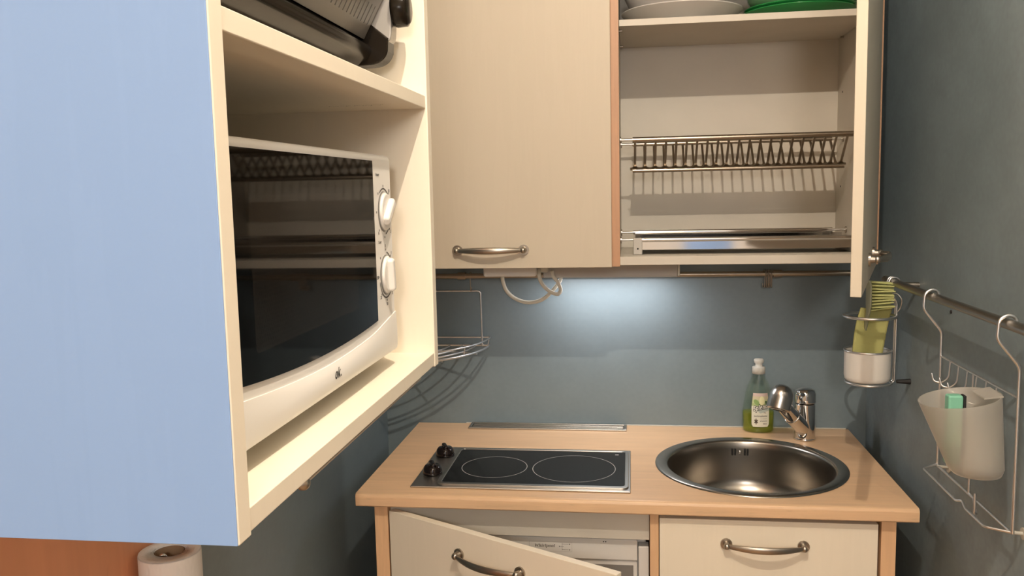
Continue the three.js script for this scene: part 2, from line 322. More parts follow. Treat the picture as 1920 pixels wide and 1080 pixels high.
/* ---------------- small oven on the shelf above ---------------- */
{
  const z0 = 1.345, z1 = 1.79, yS = 1.69;
  const t = thing('mini_oven', 'black and grey mini oven with vent slots and a black knob', 'oven', [0.17, yS, (z0 + z1) / 2]);
  for (const [fx, fz] of [[0.03, 1.40], [0.03, 1.74], [0.26, 1.40], [0.26, 1.74]]) part(t, 'foot', rod([fx, yS, fz], [fx, yS + 0.026, fz], 0.013, 0.016), M.rubber);
  // glossy base pan: section in (x, y) swept along z with rounded ends
  const list = [], n = 24, xb = 0.02;
  const ends = (u) => { const e = Math.min(u, 1 - u) * (z1 - z0), r = 0.02; return e < r ? Math.sqrt(Math.max(0, 1 - (1 - e / r) ** 2)) : 1; };
  for (let i = 0; i <= n; i++) { let u = i / n; u = 0.5 - 0.5 * Math.cos(Math.PI * u); const z = z0 + u * (z1 - z0), s = 0.93 + 0.07 * ends(u), q = 0.012 * (1 - ends(u));
    list.push([V(xb, 1.717 + q, z), V(0.262 * s, 1.717 + q, z), V(0.286 * s, 1.7195 + q, z), V(0.303 * s, 1.728 + q * 0.5, z), V(0.3085 * s, 1.738, z), V(0.308 * s, 1.7435, z), V(0.304 * s, 1.7455, z), V(0.297 * s, 1.7455, z), V(0.297 * s, 1.752, z), V(xb, 1.752, z)]); }
  part(t, 'base_pan', toCreasedNormals(rings(list), 0.7), M.ovenBlack);
  for (const z of [1.53, 1.68]) part(t, 'screw', new THREE.SphereGeometry(0.0042, 12, 8).scale(1, 0.5, 1).translate(0.268, 1.717, z), M.chrome);
  // sloping grey front panel, leaning out, slotted
  const lean = 0.5, base = V(0.300, 1.752, 0), H = 0.075, hs = 0.0165, he = 0.040;
  const P = (h, z, off = 0) => V(base.x + Math.sin(lean) * h + Math.cos(lean) * off, base.y + Math.cos(lean) * h - Math.sin(lean) * off, z);
  const slab = (h0, h1, za, zb, o0, o1) => { const g = rings([[P(h0, za, o0), P(h1, za, o0), P(h1, za, o1), P(h0, za, o1)], [P(h0, zb, o0), P(h1, zb, o0), P(h1, zb, o1), P(h0, zb, o1)]]); return toCreasedNormals(g, 0.3); };
  const metal = std(lin(0.3, 0.28, 0.25), 0.42, { metalness: 0.6 });
  const zs = []; for (let i = 0; i < 22; i++) zs.push(1.388 + i * 0.0125);
  part(t, 'front_panel', slab(0.0, hs, 1.376, z1 - 0.012, -0.004, 0), metal);
  part(t, 'front_panel', slab(he, H, 1.376, z1 - 0.012, -0.004, 0), metal);
  part(t, 'front_panel', slab(hs, he, zs[21] + 0.006, z1 - 0.012, -0.004, 0), metal);
  for (let i = -1; i < 22; i++) { const za = i < 0 ? 1.376 : zs[i] + 0.0014, zb = i < 0 ? zs[0] - 0.0014 : (i < 21 ? zs[i + 1] - 0.0014 : zs[21] + 0.0062); part(t, 'vent_bar', slab(hs, he, za, zb, -0.004, 0), metal); }
  part(t, 'vent_backing', slab(0.006, 0.05, 1.378, z1 - 0.02, -0.02, -0.012), M.darkGap);
  part(t, 'body', box(xb, 0.297, 1.753, 1.93, z0 + 0.012, z1 - 0.012, 0.006, 2), M.ovenBlack);
  part(t, 'front_door', box(0.298, 0.335, 1.822, 1.925, 1.40, z1 - 0.014, 0.006, 2), M.blackGloss);
  // dark end block, silver control cheek and the knobs
  const ext = (pts, za, zb, mat, name) => { const c = new THREE.Shape(); pts.forEach((p, i) => i ? (p.length > 2 ? c.quadraticCurveTo(...p) : c.lineTo(...p)) : c.moveTo(...p)); c.closePath(); part(t, name, new THREE.ExtrudeGeometry(c, { depth: zb - za - 0.004, bevelEnabled: true, bevelSize: 0.002, bevelThickness: 0.002, bevelSegments: 2, curveSegments: 8 }).translate(0, 0, za + 0.002), mat); };
  ext([[0.27, 1.723], [0.305, 1.724], [0.322, 1.7245, 0.326, 1.738], [0.327, 1.752], [0.302, 1.772], [0.27, 1.772]], z0, 1.3745, M.ovenBlack, 'end_block');
  ext([[0.304, 1.775], [0.318, 1.755], [0.328, 1.744, 0.3305, 1.757], [0.3325, 1.775, 0.333, 1.93], [0.304, 1.93]], z0 + 0.002, 1.372, std(lin(0.42, 0.4, 0.37), 0.35, { metalness: 0.5 }), 'control_panel');
  for (const y of [1.788, 1.87]) part(t, 'knob', lathe([[0, 0], [0.02, 0], [0.0215, 0.004], [0.0205, 0.016], [0.016, 0.019], [0, 0.019]], 0, 0, 0, 28).rotateZ(-Math.PI / 2).translate(0.334, y, z0 + 0.016), M.ovenBlack);
}

/* ---------------- upper cupboards ---------------- */
const UC = { y0: 1.386, y1: 2.1, z: 0.35 };
function cupboardShell(t, x0, x1, band) {
  part(t, 'side_panel', box(x0, x0 + 0.018, UC.y0 - 0.003, UC.y1, 0.002, UC.z, 0.0006), M.white);
  part(t, 'side_panel', box(x1 - 0.018, x1, UC.y0 - 0.003, UC.y1, 0.002, UC.z, 0.0006), M.white);
  for (const x of [x0, x1 - 0.018]) part(t, 'edge_band', box(x, x + 0.018, UC.y0 - 0.003, UC.y1, UC.z, UC.z + 0.0015, 0.0004), M.beechSide, { label: 'beech-coloured front edge' });
  part(t, 'bottom_panel', box(x0 + 0.018, x1 - 0.018, UC.y0, UC.y0 + 0.020, 0.008, UC.z, 0.0008), M.white);
  part(t, 'top_panel', box(x0 + 0.018, x1 - 0.018, UC.y1 - 0.018, UC.y1, 0.008, UC.z, 0.0008), M.white);
  part(t, 'back_panel', box(x0 + 0.018, x1 - 0.018, UC.y0, UC.y1, 0.002, 0.008, 0), M.white);
}
const UA = [-0.028, 0.572], UB = [0.572, 1.172];
{
  const t = thing('wall_cupboard', 'closed cream wall cupboard left of the dish rack cupboard', 'cupboard', [0.272, UC.y0, 0.17]);
  cupboardShell(t, UA[0], UA[1]);
  const d = part(t, 'door', box(UA[0] + 0.001, UA[1] - 0.001, 1.383, UC.y1, UC.z + 0.002, UC.z + 0.020, 0.0012), M.cream, { label: 'plain cream closed door' });
  piece(d, 'handle', handleGeo, M.nickel, [0.283 - 0.272, 1.427 - UC.y0, UC.z + 0.02 - 0.17]);
}
{
  const t = thing('wall_cupboard', 'open wall cupboard with beech edges holding plates and dish rack', 'cupboard', [0.872, UC.y0, 0.17]);
  cupboardShell(t, UB[0], UB[1]);
  part(t, 'shelf', box(UB[0] + 0.019, UB[1] - 0.019, 1.940, 1.955, 0.009, 0.332, 0.0008), M.white);
  for (const [x, z] of [[UB[0] + 0.018, 0.29], [UB[0] + 0.018, 0.06], [UB[1] - 0.026, 0.29], [UB[1] - 0.026, 0.06]]) part(t, 'shelf_pin', rod([x, 1.9365, z], [x + 0.008, 1.9365, z], 0.0025, 0.0025, 8), M.nickel);
  for (const y of [1.80, 1.68, 1.56]) part(t, 'pin_hole', disc(0.0025, 0.0012, 8).rotateZ(Math.PI / 2).translate(UB[1] - 0.0181, y, 0.06), M.darkGap);
  // door swung open, hinged on the right
  const hx = 1.163, hz = 0.372, fx = 0.986, fz = 0.95, L = Math.hypot(fx - hx, fz - hz), ang = Math.atan2(fz - hz, -(fx - hx));   // opening angle from closed
  const dg = box(-L, 0, 0, UC.y1 - 1.383, -0.0175, 0, 0.0012);      // hinge at the origin, outer face at z = 0
  const d = piece(t, 'door', dg, M.cream, [hx - 0.872, 1.383 - UC.y0, hz - 0.17], [0, ang, 0]);
  d.userData.label = 'cream door swung open towards the room';
  piece(d, 'handle', handleGeo, M.nickel, [-L / 2, 0.044, 0]);
  for (const y of [0.1, 0.6]) { const hg = merge(new RoundedBoxGeometry(0.05, 0.03, 0.012, 1, 0.002).translate(-0.035, 0, -0.022), disc(0.017, 0.006, 18).rotateX(Math.PI / 2).translate(-0.03, 0, -0.019)); piece(d, 'hinge', hg, M.wireChrome, [0, y, 0]); }
}
/* dishes on the shelf */
{
  const yS = 1.955;
  const t = thing('plate', 'wide white plate on the upper shelf under the grey bowl', 'plate', [0.742, yS, 0.178]);
  part(t, 'plate', lathe([[0, 0.004], [0.07, 0.004], [0.078, 0], [0.084, 0.006], [0.115, 0.019], [0.146, 0.036], [0.147, 0.0385], [0.144, 0.039], [0.112, 0.024], [0.08, 0.011], [0, 0.009]], 0.742, yS, 0.178, 64), M.porcelain);
  const b = thing('bowl', 'pale grey bowl standing on the white plate', 'bowl', [0.716, yS + 0.0095, 0.178]);
  part(b, 'bowl', lathe([[0, 0], [0.066, 0], [0.069, 0.006], [0.085, 0.022], [0.105, 0.05], [0.115, 0.072], [0.1125, 0.073], [0.1, 0.05], [0.08, 0.025], [0.06, 0.01], [0, 0.006]], 0.716, yS + 0.0098, 0.178, 56), std(lin(0.5, 0.48, 0.46), 0.3));
  const green = new THREE.MeshPhysicalMaterial({ color: lin(0.03, 0.36, 0.09), roughness: 0.12, transmission: 0.35, thickness: 0 });
  const pale = new THREE.MeshPhysicalMaterial({ color: lin(0.22, 0.5, 0.26), roughness: 0.15, transmission: 0.35, thickness: 0 });
  const prof = [[0, 0.003], [0.062, 0.003], [0.068, 0], [0.075, 0.004], [0.112, 0.013], [0.131, 0.024], [0.1315, 0.0265], [0.129, 0.027], [0.108, 0.017], [0.072, 0.008], [0, 0.007]];
  const g1 = thing('plate', 'dark green glass plate at the bottom of the green stack', 'plate', [1.021, yS, 0.175]);
  part(g1, 'plate', lathe(prof, 1.021, yS, 0.175, 56), green);
  const g2 = thing('plate', 'second dark green glass plate stacked on the lowest one', 'plate', [1.023, yS + 0.0075, 0.175]);
  part(g2, 'plate', lathe(prof, 1.023, yS + 0.0078, 0.175, 56), green);
  const g3 = thing('bowl', 'paler green glass bowl on top of the green plates', 'bowl', [1.025, yS + 0.0155, 0.175]);
  part(g3, 'bowl', lathe([[0, 0], [0.07, 0], [0.078, 0.003], [0.112, 0.02], [0.124, 0.04], [0.128, 0.06], [0.126, 0.06], [0.12, 0.042], [0.106, 0.022], [0.07, 0.006], [0, 0.005]], 1.025, yS + 0.0158, 0.175, 56), pale);
}
/* plate rack: two combs of prongs over a perforated strip */
{
  const xa = 0.621, n = 21, pitch = 0.0247, xe = xa + 0.005 + (n - 1) * pitch + 0.008;
  const yB = 1.616, zB = 0.172, zh = 0.025, zf = 0.265, zr = 0.078, yT = 1.683, yR = 1.681;   // bases of the two combs at zB +/- zh
  const t = thing('dish_rack', 'upper steel dish rack with two combs of upright prongs', 'rack', [0.872, yB - 0.006, 0.22]);
  part(t, 'front_tube', rod([xa, yT, zf], [1.148, yT, zf], 0.0065), M.railSteel);
  part(t, 'rear_tube', rod([xa, yR, zr], [1.126, yR, zr], 0.0055), M.railSteel);
  for (const [y, z, xx] of [[yT, zf, 0], [yR, zr, 0]]) {
    part(t, 'end_pin', rod([UB[0] + 0.019, y, z], [xa + 0.004, y, z], 0.0035), M.chrome);
    part(t, 'end_plate', disc(0.0085, 0.003, 14).rotateZ(Math.PI / 2).translate(UB[0] + 0.0198, y, z), M.nickel);
    part(t, 'end_pin', rod([1.12, y, z], [UB[1] - 0.019, y, z], 0.0035), M.chrome);
    part(t, 'end_plate', disc(0.0085, 0.003, 14).rotateZ(Math.PI / 2).translate(UB[1] - 0.0198, y, z), M.nickel);
  }
  const prong = (H) => { const s = new THREE.Shape(), w = 0.0027, p = pitch / 2, r = p - w;
    s.moveTo(-p, -0.004); s.lineTo(-p, 0.001); s.quadraticCurveTo(-w, 0.001, -w, r + 0.002); s.lineTo(-w, H); s.lineTo(w, H); s.lineTo(w, r + 0.002); s.quadraticCurveTo(w, 0.001, p, 0.001); s.lineTo(p, -0.004); s.closePath();
    return new THREE.ExtrudeGeometry(s, { depth: 0.0035, bevelEnabled: false, curveSegments: 5 }).translate(0, 0, -0.00175); };
  const dF = [zf - zB - zh, yT - yB], dR = [zr - zB + zh, yR - yB];
  const gF = prong(Math.hypot(...dF)), gR = prong(Math.hypot(...dR)), tF = Math.atan2(dF[0], dF[1]), tR = Math.atan2(dR[0], dR[1]);
  for (let i = 0; i < n; i++) {
    const x = xa + 0.006 + i * pitch;
    piece(t, 'prong', gF, M.railSteel, [x - 0.872, 0.006, zB + zh - 0.22], [tF, 0, 0]);
    piece(t, 'prong', gR, M.railSteel, [x - 0.872, 0.006, zB - zh - 0.22], [tR, 0, 0]);
  }
  const s = new THREE.Shape(); const W = xe - xa; s.moveTo(0, 0); s.lineTo(W, 0); s.lineTo(W, 0.05); s.lineTo(0, 0.05); s.closePath();
  for (let i = 0; i < 44; i++) for (let j = 0; j < 3; j++) { const h = new THREE.Path(); h.absellipse(0.014 + i * 0.0112, 0.009 + j * 0.016, 0.0027, 0.0027, 0, Math.PI * 2, true); s.holes.push(h); }
  part(t, 'perforated_strip', new THREE.ExtrudeGeometry(s, { depth: 0.0015, bevelEnabled: false, curveSegments: 3 }).rotateX(Math.PI / 2).translate(xa, yB - 0.002, zB - 0.025), M.railSteel);
  part(t, 'lower_bar', rod([xa, yB - 0.006, zB + zh + 0.007], [xe, yB - 0.006, zB + zh + 0.007], 0.0052), M.railSteel);
  part(t, 'lower_bar', rod([xa, yB - 0.004, zB - zh - 0.004], [xe, yB - 0.004, zB - zh - 0.004], 0.0042), M.railSteel);
}
/* lower drip tray */
{
  const xa = 0.622, xe = 1.148, y0 = 1.4085, zf = 0.292, zr = 0.13;
  const t = thing('drip_tray', 'polished steel drip tray on the cupboard floor below the rack', 'tray', [0.872, 1.406, 0.22]);
  const s = new THREE.Shape();                                  // section: x = -z, y = y
  s.moveTo(-zr, 1.446); s.lineTo(-zr, 1.4205); s.lineTo(-(zf - 0.003), 1.4205); s.lineTo(-(zf - 0.003), 1.437); s.lineTo(-zf, 1.437); s.lineTo(-zf, 1.418); s.lineTo(-zr + 0.002, 1.418); s.lineTo(-zr + 0.002, 1.446); s.closePath();
  part(t, 'tray', new THREE.ExtrudeGeometry(s, { depth: xe - xa - 0.01, bevelEnabled: false }).rotateY(Math.PI / 2).translate(xa + 0.005, 0, 0), M.trayPolish);
  part(t, 'front_tube', rod([xa, 1.442, zf + 0.001], [xe + 0.006, 1.442, zf + 0.001], 0.0055), M.trayPolish);
  part(t, 'rear_tube', rod([xa, 1.452, zr - 0.002], [1.12, 1.452, zr - 0.002], 0.0058), M.trayPolish);
  for (const x of [xa - 0.001, xe - 0.020]) { part(t, 'end_cap', box(x, x + 0.022, 1.4062, 1.447, zf - 0.004, zf + 0.0075, 0.003, 2), M.greyPlastic, { label: 'grey plastic end cap' }); part(t, 'screw', disc(0.0022, 0.002, 10).rotateX(Math.PI / 2).translate(x + 0.011, 1.421, zf + 0.0078), M.darkGap); }
  for (const x of [xa, xe - 0.018]) part(t, 'foot', box(x, x + 0.018, 1.4062, 1.4182, zr, zf - 0.006, 0.001), M.greyPlastic);
  for (const [y, z] of [[1.442, zf - 0.006], [1.452, zr - 0.002]]) {
    part(t, 'end_pin', rod([UB[0] + 0.019, y, z], [xa + 0.003, y, z], 0.003), M.chrome); part(t, 'end_plate', disc(0.0085, 0.003, 14).rotateZ(Math.PI / 2).translate(UB[0] + 0.0198, y, z), M.nickel);
    part(t, 'end_pin', rod([1.118, y, z], [UB[1] - 0.019, y, z], 0.003), M.chrome); part(t, 'end_plate', disc(0.0085, 0.003, 14).rotateZ(Math.PI / 2).translate(UB[1] - 0.0198, y, z), M.nickel);
  }
}
/* ---------------- under the cupboards ---------------- */
{
  const t = thing('under_cabinet_lamp', 'slim strip lamp under the wall cupboards lighting the wall', 'lamp', [(UNDER.x0 + UNDER.x1) / 2, UNDER.y, UNDER.z]);
  part(t, 'housing', box(UNDER.x0, UNDER.x1, UNDER.y, UC.y0 - 0.003, UNDER.z - 0.03, UNDER.z + 0.045, 0.003, 2), M.greyPlastic);
  part(t, 'end_cap', box(UNDER.x1, UNDER.x1 + 0.006, UNDER.y + 0.002, UC.y0 - 0.003, UNDER.z - 0.028, UNDER.z + 0.043, 0.002, 2), M.cableWhite);
  part(t, 'diffuser', box(UNDER.x0 + 0.02, UNDER.x1 - 0.02, UNDER.y - 0.002, UNDER.y + 0.001, UNDER.z - 0.016, UNDER.z + 0.016, 0.0008), new THREE.MeshStandardMaterial({ color: 0xcccccc, emissive: lin(0.72, 0.92, 1.15), emissiveIntensity: 1.5 }));
  const b = thing('junction_box', 'flat white connection box under the closed cream cupboard', 'box', [0.31, 1.348, 0.16]);
  part(b, 'box', box(0.236, 0.374, 1.346, 1.3828, 0.10, 0.21, 0.006, 3), M.plasticWhite);
  part(b, 'plug', box(0.375, 0.40, 1.353, 1.3828, 0.145, 0.175, 0.004, 2), M.cableWhite);
  const c = thing('power_cable', 'white power cable looping down below the flat connection box', 'cable', [0.35, 1.27, 0.12]);
  part(c, 'cable', wire([[0.378, 1.362, 0.178], [0.379, 1.345, 0.185], [0.386, 1.322, 0.172], [0.404, 1.302, 0.160], [0.424, 1.294, 0.152], [0.431, 1.302, 0.147], [0.425, 1.323, 0.146], [0.412, 1.342, 0.15], [0.41, 1.356, 0.152]], 0.0052, { smooth: true }), M.cableWhite);
  part(c, 'cable', wire([[0.432, 1.345, 0.115], [0.428, 1.327, 0.12], [0.408, 1.300, 0.125], [0.378, 1.275, 0.12], [0.341, 1.267, 0.115], [0.305, 1.277, 0.11], [0.282, 1.298, 0.11], [0.273, 1.325, 0.115], [0.272, 1.347, 0.12]], 0.0052, { smooth: true }), M.cableWhite);
}
/* rails */
const railBack = { y: 1.333, z: 0.05 }, railRight = { x: 1.207, y: 1.341 };
{
  const t = thing('hanging_rail', 'steel rail along the back wall under the wall cupboards', 'rail', [0.55, railBack.y, railBack.z]);
  part(t, 'tube', rod([XL + 0.02, railBack.y, railBack.z], [1.19, railBack.y, railBack.z], 0.0075), M.railSteel);
  for (const x of [0.148, 1.0]) { part(t, 'bracket', rod([x, railBack.y, railBack.z], [x, railBack.y, 0], 0.006), M.railSteel); part(t, 'collar', rod([x - 0.011, railBack.y, railBack.z], [x + 0.011, railBack.y, railBack.z], 0.0105), M.railSteel); }
  for (const x of [XL + 0.02, 1.19]) part(t, 'end_cap', new THREE.SphereGeometry(0.009, 14, 10).translate(x, railBack.y, railBack.z), M.railSteel);
  const r = thing('hanging_rail', 'steel rail along the right wall carrying the wire racks', 'rail', [railRight.x, railRight.y, 0.8]);
  part(r, 'tube', rod([railRight.x, railRight.y, 0.29], [railRight.x, railRight.y, 1.32], 0.0085), M.nickel);
  for (const z of [0.40, 1.25]) part(r, 'bracket', rod([railRight.x, railRight.y, z], [XR, railRight.y, z], 0.006), M.nickel);
  part(r, 'end_cap', new THREE.SphereGeometry(0.0095, 14, 10).translate(railRight.x, railRight.y, 0.29), M.nickel);
}
function sHook(name, label, x, y, z, turn, group, r = 0.011, len = 0.028) {
  const t = thing(name, label, 'hook', [x, y - len - 2 * r, z], group); const pts = [];
  for (let i = 0; i <= 8; i++) { const a = -0.5 + i / 8 * (Math.PI + 0.4); pts.push([0, r * Math.sin(a) * 0.95, -r * Math.cos(a)]); }
  for (let i = 0; i <= 8; i++) { const a = i / 8 * (Math.PI + 0.2); pts.push([0, -len - r * 0.8 * Math.sin(a), 0.6 * r - r * 0.8 * (1 - Math.cos(a)) + 0.0]); }
  const g = wire(pts.map(p => V(p[0] * Math.cos(turn) + p[2] * Math.sin(turn) + x, p[1] + y, p[2] * Math.cos(turn) - p[0] * Math.sin(turn) + z)), 0.0016, { bend: 0.004 });
  part(t, 'hook', g, M.nickel); return t;
}
['leftmost', 'second from the left', 'third from the left', 'fourth from the left', 'rightmost'].forEach((w, i) => sHook('wire_hook', `small wire hook on the back rail, ${w} of the bunch`, 0.966 + i * 0.0048, railBack.y, railBack.z, 0.15 - i * 0.06, 'bunch of wire hooks on the back rail'));
sHook('wire_hook', 'dark wire hook holding up the corner basket', 0.172, railBack.y, railBack.z - 0.004, 0, undefined, 0.010, 0.034);

/* corner wire basket */
{
  const cx = -0.082, cz = 0.018, R = 0.302;
  const t = thing('corner_basket', 'quarter-round chrome wire corner basket hanging from the back rail', 'basket', [0.02, 1.128, 0.12]);
  const arc = (r, y, a0 = 0, a1 = Math.PI / 2, n = 16) => { const o = []; for (let i = 0; i <= n; i++) { const a = a0 + (a1 - a0) * i / n; o.push([cx + r * Math.cos(a), y, cz + r * Math.sin(a)]); } return o; };
  part(t, 'upper_rim', wire([[cx, 1.155, cz], ...arc(R, 1.155)], 0.0026, { closed: true, bend: 0.006 }), M.wireChrome);
  part(t, 'lower_rim', wire([[cx, 1.132, cz], ...arc(R - 0.004, 1.132)], 0.0034, { closed: true, bend: 0.006 }), M.wireChrome);
  for (let i = 1; i < 8; i++) part(t, 'floor_wire', wire(arc(R * i / 8.2, 1.131, 0, Math.PI / 2, 12), 0.0027, { radial: 6 }), M.wireChrome);
  for (const a of [0.35, 0.8, 1.25]) { part(t, 'floor_bar', rod([cx, 1.1278, cz], [cx + (R - 0.004) * Math.cos(a), 1.1278, cz + (R - 0.004) * Math.sin(a)], 0.0032, 0.0032, 8), M.wireChrome); }
  for (const a of [0.08, 0.55, 1.02, 1.49]) part(t, 'stay', rod([cx + (R - 0.004) * Math.cos(a), 1.132, cz + (R - 0.004) * Math.sin(a)], [cx + R * Math.cos(a), 1.155, cz + R * Math.sin(a)], 0.0017, 0.0017, 8), M.wireChrome);
  part(t, 'hanging_frame', wire([[0.196, 1.130, 0.022], [0.196, 1.289, 0.03], [-0.06, 1.289, 0.03], [-0.06, 1.130, 0.022]], 0.0026, { bend: 0.01 }), M.wireChrome);
}

/* ---------------- worktop, base unit ---------------- */
const WT = { W: 1.2, D: 0.6, y: 0.9, T: 0.03 };
const SINK = { x: 0.8955, z: 0.335, r: 0.2245 };
{
  const t = thing('worktop', 'beech-coloured worktop with round sink and two-ring hob', 'worktop', [0.6, WT.y - WT.T, 0.3]);
  const s = new THREE.Shape(), r = 0.009; // section: x = -z
  s.moveTo(-0.003, WT.y - WT.T); s.lineTo(-0.003, WT.y); s.lineTo(-WT.D + r, WT.y); s.quadraticCurveTo(-WT.D, WT.y, -WT.D, WT.y - r); s.lineTo(-WT.D, WT.y - WT.T + 0.003); s.lineTo(-WT.D + 0.003, WT.y - WT.T); s.closePath();
  let g = new THREE.ExtrudeGeometry(s, { depth: WT.W, bevelEnabled: false, curveSegments: 6 }).rotateY(Math.PI / 2);
  const A = new Brush(g), B = new Brush(new THREE.CylinderGeometry(SINK.r - 0.018, SINK.r - 0.018, 0.2, 64).translate(SINK.x, WT.y, SINK.z)); A.updateMatrixWorld(); B.updateMatrixWorld();
  const ev = new Evaluator(); ev.useGroups = false; g = ev.evaluate(A, B, SUBTRACTION).geometry;
  g = toCreasedNormals(clean(g), 0.6); part(t, 'board', metricUV(g), M.beechTop);
  // ventilation grille let into the back edge
  const gx0 = 0.157, gx1 = 0.601, gz0 = 0.004, gz1 = 0.064;
  const v = thing('vent_grille', 'flat metal ventilation grille at the back of the worktop', 'grille', [(gx0 + gx1) / 2, WT.y, 0.034]);
  part(v, 'base', box(gx0 + 0.002, gx1 - 0.002, WT.y + 0.0002, WT.y + 0.0012, gz0 + 0.002, gz1 - 0.002, 0), M.darkGap);
  for (const z of [gz0, gz1 - 0.009]) part(v, 'frame', box(gx0, gx1, WT.y + 0.0003, WT.y + 0.005, z, z + 0.009, 0.0012), M.steel);
  for (const x of [gx0, gx1 - 0.008]) part(v, 'frame', box(x, x + 0.008, WT.y + 0.0003, WT.y + 0.005, gz0 + 0.009, gz1 - 0.009, 0.001), M.steel);
  for (let i = 0; i < 3; i++) { const z = gz0 + 0.0155 + i * 0.0115; part(v, 'slat', box(gx0 + 0.009, gx1 - 0.009, WT.y + 0.0014, WT.y + 0.0042, z, z + 0.0045, 0.001), M.steel); }
  const sl = thing('sealant_bead', 'uneven pale sealant bead along the back of the worktop', 'sealant', [0.6, WT.y, 0.003]);
  const pts = []; for (let i = 0; i <= 60; i++) pts.push([0.14 + i / 60 * 1.055, WT.y + 0.001 + 0.0008 * noise.noise(i * 0.9, 1, 1), 0.0015]);
  part(sl, 'bead', wire(pts, 0.0022, { bend: 0.002, radial: 6 }), std(lin(0.5, 0.49, 0.45), 0.6));
}
{
  const t = thing('base_cabinet', 'beech and cream base cabinet under the worktop', 'cabinet', [0.6, 0, 0.3]);
  const yT = WT.y - WT.T - 0.001;
  for (const [a, b] of [[0.035, 0.066], [0.653, 0.672], [1.133, 1.163]]) part(t, 'side_panel', box(a, b, 0.0, yT, 0.02, 0.575, 0.001), M.beechBase);
  part(t, 'top_rail', box(0.067, 0.652, 0.7965, yT, 0.535, 0.557, 0.001), M.white);
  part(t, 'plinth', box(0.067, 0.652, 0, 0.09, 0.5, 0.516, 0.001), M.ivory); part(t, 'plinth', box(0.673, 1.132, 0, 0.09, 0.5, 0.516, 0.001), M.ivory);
  part(t, 'bottom_panel', box(0.673, 1.132, 0.092, 0.108, 0.02, 0.553, 0.001), M.white);
  part(t, 'back_panel', box(0.673, 1.132, 0.108, yT, 0.022, 0.028, 0), M.white);
  const f = part(t, 'drawer_front', box(0.6735, 1.126, 0.70, 0.856, 0.560, 0.578, 0.0012), M.ivory, { label: 'cream front with bow handle under the sink' });  // same material as the upper doors, paler to make up for light falloff
  piece(f, 'handle', handleGeo, M.nickel, [0.895 - 0.6, 0.8035, 0.578 - 0.3]);
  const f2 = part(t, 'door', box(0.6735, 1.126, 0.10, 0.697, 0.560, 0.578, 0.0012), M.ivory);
  // fridge compartment door, ajar
  const ang = Math.atan2(0.286, 0.52), L = 0.588;
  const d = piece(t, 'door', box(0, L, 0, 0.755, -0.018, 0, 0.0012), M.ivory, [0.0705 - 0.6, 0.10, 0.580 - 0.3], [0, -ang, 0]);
  d.userData.label = 'cream fridge compartment door standing ajar';
  piece(d, 'handle', handleGeo, M.nickel, [0.286, 0.755 - 0.052, 0]);
}
/* built-in fridge */
{
  const t = thing('fridge', 'white built-in fridge behind the cream door standing ajar', 'fridge', [0.36, 0.0, 0.28]);
  const fw = std(lin(0.72, 0.71, 0.69), 0.35);
  part(t, 'housing', box(0.09, 0.645, 0.005, 0.792, 0.03, 0.515, 0.004), fw);
  part(t, 'top_panel', box(0.092, 0.626, 0.7405, 0.790, 0.516, 0.542, 0.003, 2), fw);
  part(t, 'jamb', box(0.628, 0.651, 0.02, 0.776, 0.516, 0.545, 0.002, 2), fw);
  const d = part(t, 'door', box(0.092, 0.626, 0.03, 0.738, 0.516, 0.536, 0.004, 2), fw);
  part(d, 'grip_recess', box(0.14, 0.617, 0.03, 0.728, 0.5355, 0.5368, 0.0006), std(lin(0.2, 0.19, 0.18), 0.5), { label: 'grey inset panel' });
  const cv = document.createElement('canvas'); cv.width = 1024; cv.height = 256; const c = cv.getContext('2d');
  c.fillStyle = '#000'; c.fillRect(0, 0, 1024, 256); c.strokeStyle = '#666'; c.lineWidth = 5; c.strokeRect(20, 14, 984, 228);
  c.fillStyle = '#fff'; c.font = 'italic bold 92px serif'; c.textAlign = 'center'; c.textBaseline = 'middle'; c.fillText('Whirlpool', 370, 110);
  c.strokeStyle = '#ddd'; c.lineWidth = 6; c.beginPath(); c.moveTo(780, 40); c.lineTo(780, 210); c.moveTo(740, 120); c.lineTo(820, 120); c.moveTo(780, 60); c.lineTo(930, 60); c.moveTo(780, 196); c.lineTo(930, 196); c.stroke();
  for (const [x, y] of [[955, 60], [955, 196], [720, 120]]) { c.beginPath(); c.arc(x, y, 13, 0, 7); c.fill(); }
  part(t, 'label_print', new THREE.PlaneGeometry(0.1, 0.025).translate(0.432, 0.768, 0.5424), new THREE.MeshStandardMaterial({ color: lin(0.08, 0.075, 0.07), roughness: 0.6, alphaMap: new THREE.CanvasTexture(cv), transparent: true }), { label: 'small printed name plate' });
  for (const x of [0.551, 0.556]) part(t, 'pin_hole', disc(0.0015, 0.001, 8).rotateX(Math.PI / 2).translate(x, 0.7835, 0.5422), M.ink);
}

